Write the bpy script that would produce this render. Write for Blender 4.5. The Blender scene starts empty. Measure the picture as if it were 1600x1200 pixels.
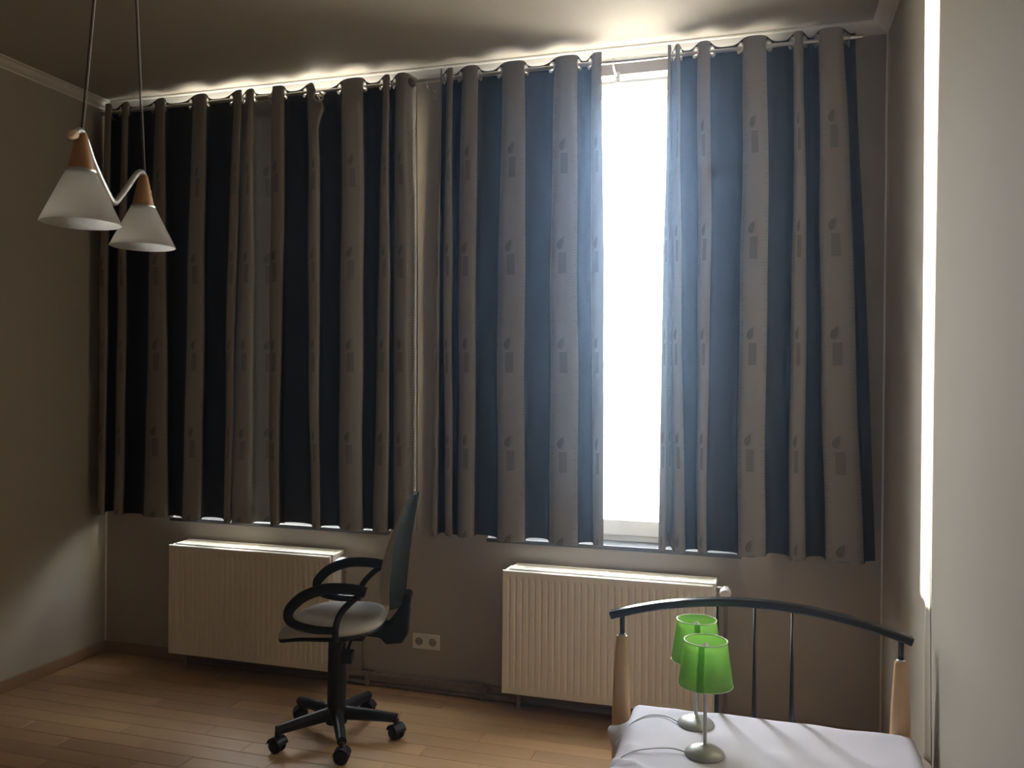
import bpy, bmesh, math, random
from mathutils import Vector, Matrix, noise

random.seed(7)
PI = math.pi
SC = bpy.context.scene
COL = SC.collection

# ------------------------------------------------------------------ camera
H = 1.55
YAW, PITCH, ROLL, FPX = 0.29090, -0.003661, 0.008667, 1313.27
cam_d = bpy.data.cameras.new('camera')
cam = bpy.data.objects.new('camera', cam_d)
COL.objects.link(cam)
cam_d.sensor_fit = 'HORIZONTAL'
cam_d.sensor_width = 36.0
cam_d.lens = FPX * 36.0 / 1600.0
cam_d.clip_start = 0.02
_F = Vector((-math.sin(YAW), math.cos(YAW), 0)); _R = Vector((math.cos(YAW), math.sin(YAW), 0)); _U = Vector((0, 0, 1))
_F2 = _F * math.cos(PITCH) + _U * math.sin(PITCH); _U2 = _U * math.cos(PITCH) - _F * math.sin(PITCH)
_R2 = _R * math.cos(ROLL) + _U2 * math.sin(ROLL); _U3 = _U2 * math.cos(ROLL) - _R * math.sin(ROLL)
m = Matrix((_R2, _U3, -_F2)).transposed().to_4x4()
m.translation = (0, 0, H)
cam.matrix_world = m
SC.camera = cam

# ------------------------------------------------------------------ room size
XL, XR, YB, YR, ZC = -3.564, 0.496, 3.906, -0.75, 3.09     # left, right, window wall, rear wall, ceiling
YO = 4.206                                                 # outer face of the window wall
WIN = [(-3.110, -1.806), (-1.282, -0.087)]                 # the two window openings
ZS, ZH = 0.788, 2.985                                      # sill top and lintel

# ------------------------------------------------------------------ world, sun, exposure
SC.view_settings.view_transform = 'Standard'
SC.view_settings.look = 'None'
SC.view_settings.exposure = 0.0
SC.view_settings.gamma = 1.0
SC.view_settings.use_curve_mapping = False
SKY = 29.0
SUN = 60.0
GLOW = 0.45
GLARE_DENSITY = 0.023
w = bpy.data.worlds.new('world'); SC.world = w; w.use_nodes = True
nt = w.node_tree; nt.nodes.clear()
tc = nt.nodes.new('ShaderNodeTexCoord'); sep = nt.nodes.new('ShaderNodeSeparateXYZ')
rmp = nt.nodes.new('ShaderNodeValToRGB'); bg = nt.nodes.new('ShaderNodeBackground'); wo = nt.nodes.new('ShaderNodeOutputWorld')
mr = nt.nodes.new('ShaderNodeMapRange'); mr.inputs['From Min'].default_value = -1; mr.inputs['From Max'].default_value = 1
nt.links.new(tc.outputs['Generated'], sep.inputs[0]); nt.links.new(sep.outputs['Z'], mr.inputs['Value'])
nt.links.new(mr.outputs['Result'], rmp.inputs['Fac'])
e = rmp.color_ramp.elements
e[0].position = 0.0; e[0].color = (0.62, 0.58, 0.51, 1)
e[1].position = 1.0; e[1].color = (1.2, 1.25, 1.35, 1)
for pos, c in ((0.25, (0.50, 0.47, 0.42, 1)), (0.485, (0.27, 0.26, 0.24, 1)), (0.515, (0.80, 0.80, 0.79, 1)), (0.66, (1.12, 1.13, 1.16, 1))):
    k = e.new(pos); k.color = c
bg.inputs['Strength'].default_value = SKY
SUN_DIR = Vector((1.0, -0.80, -0.016)).normalized()
# hazy glow of the sky around the low sun
dp = nt.nodes.new('ShaderNodeVectorMath'); dp.operation = 'DOT_PRODUCT'; dp.inputs[1].default_value = -SUN_DIR
nt.links.new(tc.outputs['Generated'], dp.inputs[0])
g1 = nt.nodes.new('ShaderNodeMath'); g1.operation = 'MAXIMUM'; g1.inputs[1].default_value = 0.0; nt.links.new(dp.outputs['Value'], g1.inputs[0])
g2 = nt.nodes.new('ShaderNodeMath'); g2.operation = 'POWER'; g2.inputs[1].default_value = 4.0; nt.links.new(g1.outputs[0], g2.inputs[0])
g3 = nt.nodes.new('ShaderNodeMath'); g3.operation = 'MULTIPLY_ADD'; g3.inputs[1].default_value = GLOW; g3.inputs[2].default_value = 1.0; nt.links.new(g2.outputs[0], g3.inputs[0])
vs = nt.nodes.new('ShaderNodeVectorMath'); vs.operation = 'SCALE'; nt.links.new(rmp.outputs['Color'], vs.inputs[0]); nt.links.new(g3.outputs[0], vs.inputs['Scale'])
nt.links.new(vs.outputs[0], bg.inputs['Color']); nt.links.new(bg.outputs[0], wo.inputs['Surface'])

sd = bpy.data.lights.new('sun', 'SUN'); sd.energy = SUN; sd.angle = math.radians(1.0); sd.color = (1.0, 0.93, 0.78)
so = bpy.data.objects.new('sun', sd); COL.objects.link(so)
so.location = (-6, 9, 3)
so.rotation_euler = SUN_DIR.to_track_quat('-Z', 'Y').to_euler()

for x0, x1 in WIN:                                         # portals: they guide the sky light through the openings
    ld = bpy.data.lights.new('window_portal', 'AREA'); ld.shape = 'RECTANGLE'; ld.size = x1 - x0; ld.size_y = ZH - ZS
    ld.cycles.is_portal = True
    lo = bpy.data.objects.new('window_portal', ld); COL.objects.link(lo)
    lo.location = ((x0 + x1) / 2, YO + 0.01, (ZS + ZH) / 2); lo.rotation_euler = (-PI / 2, 0, 0)

SC.cycles.use_denoising = True
SC.cycles.max_bounces = 14; SC.cycles.diffuse_bounces = 9; SC.cycles.transparent_max_bounces = 12
SC.cycles.caustics_reflective = False; SC.cycles.caustics_refractive = False
SC.cycles.sample_clamp_indirect = 12.0

# ------------------------------------------------------------------ materials
class NT:
    """small helper to write node trees as expressions"""
    def __init__(s, name):
        s.m = bpy.data.materials.new(name); s.m.use_nodes = True
        s.t = s.m.node_tree; s.b = s.t.nodes['Principled BSDF']; s.o = s.t.nodes['Material Output']
    def n(s, typ, **kw):
        nd = s.t.nodes.new(typ)
        for k, v in kw.items(): setattr(nd, k, v)
        return nd
    def put(s, sock, v):
        if hasattr(v, 'default_value') and hasattr(v, 'is_output'): s.t.links.new(v, sock)
        else: sock.default_value = v
    def math(s, op, a, b=0.0, c=None):
        nd = s.n('ShaderNodeMath', operation=op); s.put(nd.inputs[0], a); s.put(nd.inputs[1], b)
        if c is not None: s.put(nd.inputs[2], c)
        return nd.outputs[0]
    def mix(s, f, a, b):
        nd = s.n('ShaderNodeMix', data_type='RGBA'); s.put(nd.inputs[0], f); s.put(nd.inputs[6], a); s.put(nd.inputs[7], b)
        return nd.outputs[2]
    def noise(s, vec, scale, detail=3.0, rough=0.5):
        nd = s.n('ShaderNodeTexNoise'); nd.inputs['Scale'].default_value = scale; nd.inputs['Detail'].default_value = detail
        nd.inputs['Roughness'].default_value = rough
        if vec is not None: s.t.links.new(vec, nd.inputs['Vector'])
        return nd.outputs['Fac']
    def coords(s, kind='Object', scale=(1, 1, 1)):
        c = s.n('ShaderNodeTexCoord'); mp = s.n('ShaderNodeMapping'); mp.inputs['Scale'].default_value = scale
        s.t.links.new(c.outputs[kind], mp.inputs['Vector']); return mp.outputs[0]
    def bump(s, h, strength=0.2, dist=0.002):
        nd = s.n('ShaderNodeBump'); nd.inputs['Strength'].default_value = strength; nd.inputs['Distance'].default_value = dist
        s.t.links.new(h, nd.inputs['Height']); s.t.links.new(nd.outputs[0], s.b.inputs['Normal']); return nd.outputs[0]

def C(r, g, b): return (r, g, b, 1.0)

def simple(name, col, rough=0.5, metal=0.0, var=0.06, scale=18.0, spec=None):
    q = NT(name)
    f = q.noise(q.coords('Object'), scale)
    lo = C(*[c * (1 - var) for c in col]); hi = C(*[min(1, c * (1 + var)) for c in col])
    q.t.links.new(q.mix(f, lo, hi), q.b.inputs['Base Color'])
    q.b.inputs['Roughness'].default_value = rough; q.b.inputs['Metallic'].default_value = metal
    if spec is not None: q.b.inputs['Specular IOR Level'].default_value = spec
    return q.m

def wall_mat(name, col, bump=0.25):
    q = NT(name)
    f = q.noise(q.coords('Object', (1, 1, 1)), 2.2, 4)
    fine = q.noise(q.coords('Object', (1, 1, 2.2)), 190, 3, 0.7)
    c = q.mix(f, C(*[v * 0.955 for v in col]), C(*[min(1, v * 1.04) for v in col]))
    q.t.links.new(c, q.b.inputs['Base Color']); q.b.inputs['Roughness'].default_value = 0.72
    q.b.inputs['Specular IOR Level'].default_value = 0.25
    q.bump(fine, bump, 0.0015)
    return q.m

def wood(name, c1, c2, rough=0.45, grain=(1.2, 22, 22), rnd=0.0, bump=0.08):
    q = NT(name)
    v = q.coords('Object', grain)
    if rnd:
        oi = q.n('ShaderNodeObjectInfo'); ad = q.n('ShaderNodeVectorMath', operation='ADD')
        sc = q.n('ShaderNodeVectorMath', operation='SCALE'); sc.inputs['Scale'].default_value = 37.0
        cb = q.n('ShaderNodeCombineXYZ')
        for k in range(3): q.t.links.new(oi.outputs['Random'], cb.inputs[k])
        q.t.links.new(cb.outputs[0], sc.inputs[0]); q.t.links.new(v, ad.inputs[0]); q.t.links.new(sc.outputs[0], ad.inputs[1])
        v = ad.outputs[0]
    f = q.noise(v, 1.6, 5, 0.6)
    g = q.noise(v, 7.0, 3, 0.6)
    k = q.math('ADD', q.math('MULTIPLY', f, 0.7), q.math('MULTIPLY', g, 0.3))
    c = q.mix(k, C(*c1), C(*c2))
    if rnd:
        hs = q.n('ShaderNodeHueSaturation')
        q.t.links.new(q.math('ADD', q.math('MULTIPLY', oi.outputs['Random'], rnd), 1 - rnd / 2), hs.inputs['Value'])
        q.t.links.new(c, hs.inputs['Color']); c = hs.outputs[0]
    q.t.links.new(c, q.b.inputs['Base Color']); q.b.inputs['Roughness'].default_value = rough
    q.bump(g, bump, 0.001)
    return q.m

def translucent(name, col, trans, rough=0.5, tcol=None, spec=0.2, vein=0.0):
    q = NT(name)
    f = q.noise(q.coords('Object', (1, 1, 2.5)), 9, 4)
    c = q.mix(f, C(*[v * (1 - vein) for v in col]), C(*[min(1, v * (1 + vein)) for v in col]))
    q.t.links.new(c, q.b.inputs['Base Color']); q.b.inputs['Roughness'].default_value = rough
    q.b.inputs['Specular IOR Level'].default_value = spec
    tr = q.n('ShaderNodeBsdfTranslucent'); tr.inputs['Color'].default_value = C(*(tcol or col))
    mx = q.n('ShaderNodeMixShader'); mx.inputs[0].default_value = trans
    q.t.links.new(q.b.outputs[0], mx.inputs[1]); q.t.links.new(tr.outputs[0], mx.inputs[2]); q.t.links.new(mx.outputs[0], q.o.inputs['Surface'])
    return q.m

def fabric(name, light):
    q = NT(name)
    uv = q.n('ShaderNodeUVMap'); uv.uv_map = 'UVMap'
    sp = q.n('ShaderNodeSeparateXYZ'); q.t.links.new(uv.outputs[0], sp.inputs[0])
    x, z = sp.outputs['X'], sp.outputs['Y']
    weave = q.noise(q.coords('UV', (60, 900, 1)), 1.0, 2, 0.6)
    broad = q.noise(q.coords('UV', (8, 5, 1)), 1.0, 3)
    if light:
        base = q.mix(q.math('ADD', q.math('MULTIPLY', weave, 0.6), q.math('MULTIPLY', broad, 0.4)), C(0.240, 0.217, 0.188), C(0.315, 0.288, 0.252))
        # short horizontal ticks of thread along both edges of the stripe
        zi = q.math('FLOOR', q.math('DIVIDE', z, 0.0135)); zf = q.math('FRACT', q.math('DIVIDE', z, 0.0135))
        wn = q.n('ShaderNodeTexWhiteNoise', noise_dimensions='1D'); q.t.links.new(zi, wn.inputs['W'])
        edge = q.math('SUBTRACT', 0.094, q.math('MULTIPLY', wn.outputs['Value'], 0.045))
        tick = q.math('MULTIPLY', q.math('LESS_THAN', zf, 0.14), q.math('GREATER_THAN', q.math('ABSOLUTE', x), edge))
        # motifs repeat up the stripe: a leaf over a small woven rectangle
        zz = q.math('SUBTRACT', q.math('MODULO', q.math('ADD', z, 10 * 0.456), 0.456), 0.228)       # leaf centred at 0.05
        lx = q.math('ADD', x, 0.018); lz = q.math('SUBTRACT', zz, 0.05)
        ca, sa = math.cos(0.6), math.sin(0.6)
        p = q.math('ADD', q.math('MULTIPLY', lx, ca), q.math('MULTIPLY', lz, -sa))
        s_ = q.math('ADD', q.math('MULTIPLY', lx, sa), q.math('MULTIPLY', lz, ca))
        t = q.math('DIVIDE', q.math('ADD', s_, 0.026), 0.058)                                      # 0 root .. 1 tip
        wd = q.math('MULTIPLY', q.math('POWER', q.math('MAXIMUM', t, 0.0), 0.5), q.math('MULTIPLY', q.math('MAXIMUM', q.math('SUBTRACT', 1.0, t), 0.0), 0.047))
        leaf = q.math('LESS_THAN', q.math('ABSOLUTE', p), wd)
        t2 = q.math('DIVIDE', q.math('ADD', q.math('SUBTRACT', s_, 0.004), 0.029), 0.066)
        p2 = q.math('SUBTRACT', p, 0.004)
        wd2 = q.math('MULTIPLY', q.math('POWER', q.math('MAXIMUM', t2, 0.0), 0.5), q.math('MULTIPLY', q.math('MAXIMUM', q.math('SUBTRACT', 1.0, t2), 0.0), 0.055))
        d2 = q.math('ABSOLUTE', q.math('SUBTRACT', q.math('ABSOLUTE', p2), wd2))
        outl = q.math('MULTIPLY', q.math('LESS_THAN', d2, 0.0012), q.math('GREATER_THAN', wd2, 0.0005))
        rx = q.math('ADD', x, 0.004); rz = q.math('ADD', zz, 0.037)
        rect = q.math('MULTIPLY', q.math('MULTIPLY', q.math('LESS_THAN', q.math('ABSOLUTE', rx), 0.0245), q.math('LESS_THAN', q.math('ABSOLUTE', rz), 0.048)), q.math('LESS_THAN', z, 1.80))
        gx = q.math('GREATER_THAN', q.math('FRACT', q.math('DIVIDE', q.math('ADD', rx, 1.0), 0.0082)), 0.72)
        gz = q.math('GREATER_THAN', q.math('FRACT', q.math('DIVIDE', q.math('ADD', rz, 1.0), 0.012)), 0.80)
        grid = q.math('MULTIPLY', rect, q.math('MAXIMUM', gx, gz))
        c = q.mix(q.math('MULTIPLY', tick, 0.55), base, C(0.07, 0.06, 0.05))
        c = q.mix(q.math('MULTIPLY', leaf, 0.62), c, C(0.085, 0.075, 0.065))
        c = q.mix(q.math('MULTIPLY', outl, 0.55), c, C(0.07, 0.06, 0.05))
        c = q.mix(q.math('MULTIPLY', rect, 0.36), c, C(0.085, 0.075, 0.065))
        c = q.mix(q.math('MULTIPLY', grid, 0.34), c, C(0.06, 0.05, 0.045))
        tcol, tr = C(0.5, 0.48, 0.46), TR_LIGHT
    else:
        c = q.mix(q.math('ADD', q.math('MULTIPLY', weave, 0.5), q.math('MULTIPLY', broad, 0.5)), C(0.030, 0.027, 0.027), C(0.050, 0.046, 0.047))
        tcol, tr = C(0.12, 0.13, 0.16), TR_DARK
    q.t.links.new(c, q.b.inputs['Base Color']); q.b.inputs['Roughness'].default_value = 0.85; q.b.inputs['Specular IOR Level'].default_value = 0.1
    bn = q.bump(weave, 0.12, 0.0006)
    t_ = q.n('ShaderNodeBsdfTranslucent'); t_.inputs['Color'].default_value = tcol
    mx = q.n('ShaderNodeMixShader'); mx.inputs[0].default_value = tr
    q.t.links.new(q.b.outputs[0], mx.inputs[1]); q.t.links.new(t_.outputs[0], mx.inputs[2]); q.t.links.new(mx.outputs[0], q.o.inputs['Surface'])
    return q.m

TR_LIGHT, TR_DARK = 0.0015, 0.0006
M = {}
M['wall'] = wall_mat('wall_paper', (0.43, 0.385, 0.328))
M['ceiling'] = wall_mat('ceiling_paint', (0.44, 0.40, 0.345), 0.1)
M['cornice'] = simple('cornice_paint', (0.78, 0.75, 0.71), 0.5)
M['reveal'] = wall_mat('reveal_paint', (0.80, 0.79, 0.76), 0.05)
M['plank'] = wood('floor_laminate', (0.33, 0.195, 0.095), (0.48, 0.31, 0.165), 0.42, (1.4, 16, 16), 0.30, 0.03)
M['subfloor'] = simple('subfloor', (0.12, 0.08, 0.05), 0.9)
M['skirting'] = wood('skirting_wood', (0.26, 0.165, 0.10), (0.36, 0.24, 0.15), 0.5)
M['frame'] = simple('window_white', (0.86, 0.86, 0.85), 0.35)
M['slate'] = simple('sill_stone', (0.085, 0.09, 0.095), 0.3, 0, 0.2, 60)
M['radiator'] = simple('radiator_enamel', (0.87, 0.83, 0.75), 0.35, 0, 0.02)
M['valve'] = simple('valve_white', (0.82, 0.82, 0.80), 0.4)
M['brass'] = simple('nickel', (0.42, 0.38, 0.33), 0.35, 1.0)
M['pipe'] = simple('pipe_paint', (0.24, 0.19, 0.155), 0.5, 0, 0.35, 40)
M['chrome'] = simple('rod_steel', (0.62, 0.60, 0.57), 0.28, 1.0)
M['bronze'] = simple('finial_metal', (0.25, 0.21, 0.17), 0.35, 1.0)
M['fab_l'] = fabric('curtain_beige_stripe', True)
M['fab_d'] = fabric('curtain_dark_stripe', False)
M['black'] = simple('black_plastic', (0.011, 0.011, 0.012), 0.45, 0, 0.15, 120, 0.3)
M['shellp'] = simple('dark_teal_plastic', (0.010, 0.016, 0.019), 0.55, 0, 0.15, 120, 0.25)
M['greyfab'] = simple('grey_upholstery', (0.56, 0.57, 0.57), 0.9, 0, 0.10, 260)
M['black_metal'] = simple('black_metal', (0.022, 0.023, 0.026), 0.26, 0.0, 0.1, 80)
M['beech'] = wood('beech', (0.62, 0.40, 0.21), (0.78, 0.54, 0.31), 0.38, (9, 9, 1.2))
M['conewood'] = wood('lamp_wood', (0.42, 0.21, 0.085), (0.56, 0.31, 0.14), 0.4, (8, 8, 1.5))
M['tipwood'] = wood('tip_wood', (0.70, 0.50, 0.30), (0.82, 0.62, 0.40), 0.4, (6, 6, 6))
M['alu'] = simple('brushed_aluminium', (0.72, 0.72, 0.72), 0.32, 1.0)
M['silver'] = simple('silver_paint', (0.50, 0.50, 0.51), 0.40, 0.35)
M['cord'] = simple('lamp_cord', (0.018, 0.016, 0.016), 0.6)
M['clearcord'] = simple('grey_cord', (0.42, 0.42, 0.44), 0.4)
M['opal'] = translucent('opal_glass', (0.94, 0.94, 0.935), 0.92, 0.3, (0.99, 0.99, 0.985), 0.4, 0.03)
M['green'] = translucent('green_shade', (0.46, 0.72, 0.29), 0.66, 0.5, (0.54, 0.83, 0.32), 0.3, 0.03)
M['rim'] = simple('shade_rim', (0.78, 0.95, 0.66), 0.4)
M['bulb'] = translucent('bulb_glass', (0.88, 0.88, 0.86), 0.4, 0.2)
M['sheet'] = translucent('bed_sheet', (0.84, 0.83, 0.95), 0.08, 0.85, None, 0.1, 0.03)
M['mattress'] = simple('mattress_ticking', (0.75, 0.74, 0.72), 0.9)
M['socket'] = simple('socket_white', (0.76, 0.75, 0.72), 0.4)
M['socket_in'] = simple('socket_inside', (0.30, 0.28, 0.26), 0.5)
def glass_mat():
    q = NT('window_glass')
    t = q.n('ShaderNodeBsdfTransparent'); t.inputs[0].default_value = C(0.97, 0.985, 0.98)
    g = q.n('ShaderNodeBsdfGlossy'); g.inputs['Roughness'].default_value = 0.02
    mx = q.n('ShaderNodeMixShader'); mx.inputs[0].default_value = 0.06
    q.t.links.new(t.outputs[0], mx.inputs[1]); q.t.links.new(g.outputs[0], mx.inputs[2]); q.t.links.new(mx.outputs[0], q.o.inputs['Surface'])
    return q.m
M['glass'] = glass_mat()

# ------------------------------------------------------------------ mesh helpers
def link(name, bm, mats, parent=None, smooth=False, bevel=0.0, seg=2):
    me = bpy.data.meshes.new(name); bmesh.ops.recalc_face_normals(bm, faces=bm.faces[:]) if smooth != 'keep' else None
    bm.to_mesh(me); bm.free()
    o = bpy.data.objects.new(name, me); COL.objects.link(o)
    for mt in (mats if isinstance(mats, (list, tuple)) else [mats]): me.materials.append(M[mt] if isinstance(mt, str) else mt)
    if smooth:
        for p in me.polygons: p.use_smooth = True
    if bevel:
        b = o.modifiers.new('bevel', 'BEVEL'); b.width = bevel; b.segments = seg; b.limit_method = 'ANGLE'; b.angle_limit = math.radians(40)
    if parent: o.parent = parent
    return o

def smooth_by_angle(o, deg=40):
    for p in o.data.polygons: p.use_smooth = True
    o.data.set_sharp_from_angle(angle=math.radians(deg))
    return o

def empty(name, loc=(0, 0, 0), rz=0.0):
    o = bpy.data.objects.new(name, None); COL.objects.link(o); o.location = loc; o.rotation_euler = (0, 0, rz); o.empty_display_size = 0.05
    return o

def tag(o, label, cat, group=None):
    o['label'] = label; o['category'] = cat
    if group: o['group'] = group
    return o

def struct(o):
    o['kind'] = 'structure'; return o

def box(bm, x0, x1, y0, y1, z0, z1):
    v = [bm.verts.new(p) for p in ((x0, y0, z0), (x1, y0, z0), (x1, y1, z0), (x0, y1, z0), (x0, y0, z1), (x1, y0, z1), (x1, y1, z1), (x0, y1, z1))]
    for f in ((0, 3, 2, 1), (4, 5, 6, 7), (0, 1, 5, 4), (1, 2, 6, 5), (2, 3, 7, 6), (3, 0, 4, 7)): bm.faces.new([v[i] for i in f])
    return v

def lathe(bm, prof, n=32, cx=0, cy=0, cap=True):
    """prof: list of (r, z) bottom to top"""
    rings = []
    for r, z in prof:
        rings.append([bm.verts.new((cx + r * math.cos(2 * PI * k / n), cy + r * math.sin(2 * PI * k / n), z)) for k in range(n)])
    for a, b in zip(rings, rings[1:]):
        for k in range(n): bm.faces.new((a[k], a[(k + 1) % n], b[(k + 1) % n], b[k]))
    if cap:
        if prof[0][0] > 1e-5: bm.faces.new(rings[0][::-1])
        if prof[-1][0] > 1e-5: bm.faces.new(rings[-1])

def tube(bm, pts, r, n=10, cap=True, up=(0, 0, 1)):
    """sweep along pts; r a radius, list of radii, or a list of (ru, rv) half sizes"""
    pts = [Vector(p) for p in pts]; rings = []
    N = len(pts); prev = None
    for i, p in enumerate(pts):
        d = (pts[min(i + 1, N - 1)] - pts[max(i - 1, 0)]).normalized()
        if prev is None:
            u = Vector(up)
            if abs(u.dot(d)) > 0.97: u = Vector((1, 0, 0))
        else: u = prev
        u = (u - d * u.dot(d)).normalized(); prev = u
        v = d.cross(u)
        rr = r[i] if isinstance(r, list) else r
        ru, rv = rr if isinstance(rr, tuple) else (rr, rr)
        rings.append([bm.verts.new(p + u * (ru * math.cos(2 * PI * k / n)) + v * (rv * math.sin(2 * PI * k / n))) for k in range(n)])
    for a, b in zip(rings, rings[1:]):
        for k in range(n): bm.faces.new((a[k], a[(k + 1) % n], b[(k + 1) % n], b[k]))
    if cap: bm.faces.new(rings[0][::-1]); bm.faces.new(rings[-1])

def catmull(pts, n=8, closed=False):
    P = [Vector(p) for p in pts]; out = []; N = len(P)
    for i in range(N if closed else N - 1):
        if closed: a, b, c, d = P[(i - 1) % N], P[i], P[(i + 1) % N], P[(i + 2) % N]
        else: a, b, c, d = P[max(i - 1, 0)], P[i], P[i + 1], P[min(i + 2, N - 1)]
        for k in range(n):
            t = k / n
            out.append(0.5 * ((2 * b) + (c - a) * t + (2 * a - 5 * b + 4 * c - d) * t * t + (3 * b - a - 3 * c + d) * t ** 3))
    if not closed: out.append(P[-1].copy())
    return out

def torus(bm, c, nrm, R, r, n=22, k=8, flat=1.0):
    nrm = Vector(nrm).normalized(); a = nrm.orthogonal().normalized(); b = nrm.cross(a); c = Vector(c); rings = []
    for i in range(n):
        t = 2 * PI * i / n; d = a * math.cos(t) + b * math.sin(t)
        rings.append([bm.verts.new(c + d * (R + r * math.cos(2 * PI * j / k)) + nrm * (r * flat * math.sin(2 * PI * j / k))) for j in range(k)])
    for i in range(n):
        p, q = rings[i], rings[(i + 1) % n]
        for j in range(k): bm.faces.new((p[j], p[(j + 1) % k], q[(j + 1) % k], q[j]))

def prism(bm, poly, y0, y1):
    """poly in (x, z), extruded along y"""
    a = [bm.verts.new((x, y0, z)) for x, z in poly]; b = [bm.verts.new((x, y1, z)) for x, z in poly]; n = len(poly)
    bm.faces.new(a); bm.faces.new(b[::-1])
    for i in range(n): bm.faces.new((a[i], b[i], b[(i + 1) % n], a[(i + 1) % n]))

NB = bmesh.new

# ------------------------------------------------------------------ room shell
T = 0.12
bm = NB(); box(bm, XL - T, XR + T, YR - T, YO, -0.16, -0.012); floor = struct(link('floor', bm, 'subfloor'))
bm = NB(); box(bm, XL - T, XR + T, YR - T, YO, ZC, ZC + 0.15); struct(link('ceiling', bm, 'ceiling'))
bm = NB(); box(bm, XL - T, XL, YR - T, YO, -0.012, ZC); wall_left = struct(link('wall_left', bm, 'wall'))
bm = NB(); box(bm, XR, XR + T, YR - T, YO, -0.012, ZC); wall_right = struct(link('wall_right', bm, 'wall'))
bm = NB(); box(bm, XL, XR, YR - T, YR, -0.012, ZC); struct(link('wall_rear', bm, 'wall'))
# window wall with two openings
bm = NB()
xs = [XL, WIN[0][0], WIN[0][1], WIN[1][0], WIN[1][1], XR]; zs = [-0.012, ZS - 0.02, ZH, ZC]
gv = {}
def gvert(i, k, s):
    key = (i, k, s)
    if key not in gv: gv[key] = bm.verts.new((xs[i], YB if s == 0 else YO, zs[k]))
    return gv[key]
for i in range(5):
    for k in range(3):
        if k == 1 and i in (1, 3): continue
        bm.faces.new((gvert(i, k, 0), gvert(i + 1, k, 0), gvert(i + 1, k + 1, 0), gvert(i, k + 1, 0)))
        bm.faces.new((gvert(i, k, 1), gvert(i, k + 1, 1), gvert(i + 1, k + 1, 1), gvert(i + 1, k, 1)))
for i in (1, 3):
    for (a, b) in (((i, 1), (i, 2)), ((i, 2), (i + 1, 2)), ((i + 1, 2), (i + 1, 1)), ((i + 1, 1), (i, 1))):
        f = bm.faces.new((gvert(*a, 0), gvert(*b, 0), gvert(*b, 1), gvert(*a, 1))); f.material_index = 1
for k in range(3):
    bm.faces.new((gvert(0, k, 0), gvert(0, k + 1, 0), gvert(0, k + 1, 1), gvert(0, k, 1)))
    bm.faces.new((gvert(5, k, 0), gvert(5, k, 1), gvert(5, k + 1, 1), gvert(5, k + 1, 0)))
for i in range(5):
    bm.faces.new((gvert(i, 0, 0), gvert(i, 0, 1), gvert(i + 1, 0, 1), gvert(i + 1, 0, 0)))
    bm.faces.new((gvert(i, 3, 0), gvert(i + 1, 3, 0), gvert(i + 1, 3, 1), gvert(i, 3, 1)))
wall_back = struct(link('wall_back', bm, ['wall', 'reveal']))

# scattering haze volume added to imitate bluish lens glare beside the window gap
hz = NT('glare'); hz.t.nodes.remove(hz.b)
vol = hz.n('ShaderNodeVolumeScatter'); vol.inputs['Color'].default_value = C(0.46, 0.67, 1.0); vol.inputs['Density'].default_value = GLARE_DENSITY
vol.inputs['Anisotropy'].default_value = 0.91
hz.t.links.new(vol.outputs[0], hz.o.inputs['Volume'])
M['glare'] = hz.m
bm = NB(); box(bm, XL - 0.05, XR + 0.05, YR - 0.05, 4.037, -0.05, ZC + 0.05)
o = link('glare_volume', bm, 'glare'); o['kind'] = 'stuff'; o['label'] = 'faint bluish haze volume added to imitate lens bloom around the bright window gap'; o['category'] = 'glare'

# floor planks: laminate strips running along the window wall
PW, PL = 0.098, 0.62
plank_me = {}
def plank_mesh(L):
    L = round(L, 3)
    if L in plank_me: return plank_me[L]
    b_ = NB(); c = 0.0012
    x0, x1, y0, y1 = -L / 2 + 0.0006, L / 2 - 0.0006, -PW / 2 + 0.0005, PW / 2 - 0.0005
    lo = [b_.verts.new(p) for p in ((x0, y0, -0.0115), (x1, y0, -0.0115), (x1, y1, -0.0115), (x0, y1, -0.0115))]
    md = [b_.verts.new(p) for p in ((x0, y0, -c), (x1, y0, -c), (x1, y1, -c), (x0, y1, -c))]
    hi = [b_.verts.new(p) for p in ((x0 + c, y0 + c, 0), (x1 - c, y0 + c, 0), (x1 - c, y1 - c, 0), (x0 + c, y1 - c, 0))]
    for i in range(4):
        j = (i + 1) % 4
        b_.faces.new((lo[i], lo[j], md[j], md[i])); b_.faces.new((md[i], md[j], hi[j], hi[i]))
    b_.faces.new(hi); b_.faces.new(lo[::-1])
    me = bpy.data.meshes.new('plank'); b_.to_mesh(me); b_.free(); me.materials.append(M['plank'])
    plank_me[L] = me; return me
y = YB - 0.006; row = 0
while y - PW > 1.25:
    x = XL + 0.004 - [0.0, 0.37, 0.19, 0.52, 0.08, 0.44, 0.27][row % 7]
    while x < XR - 0.01:
        a, b = max(x, XL + 0.004), min(x + PL, XR - 0.004)
        if b - a > 0.03:
            o = bpy.data.objects.new('plank', plank_mesh(b - a)); COL.objects.link(o); o.parent = floor
            o.location = ((a + b) / 2, y - PW / 2, 0)
        x += PL
    y -= PW; row += 1
yend = y
bm = NB(); box(bm, XL, XR, YR, yend, -0.012, 0.0); o = link('plank_field', bm, 'plank', floor); o['kind'] = 'stuff'

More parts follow.
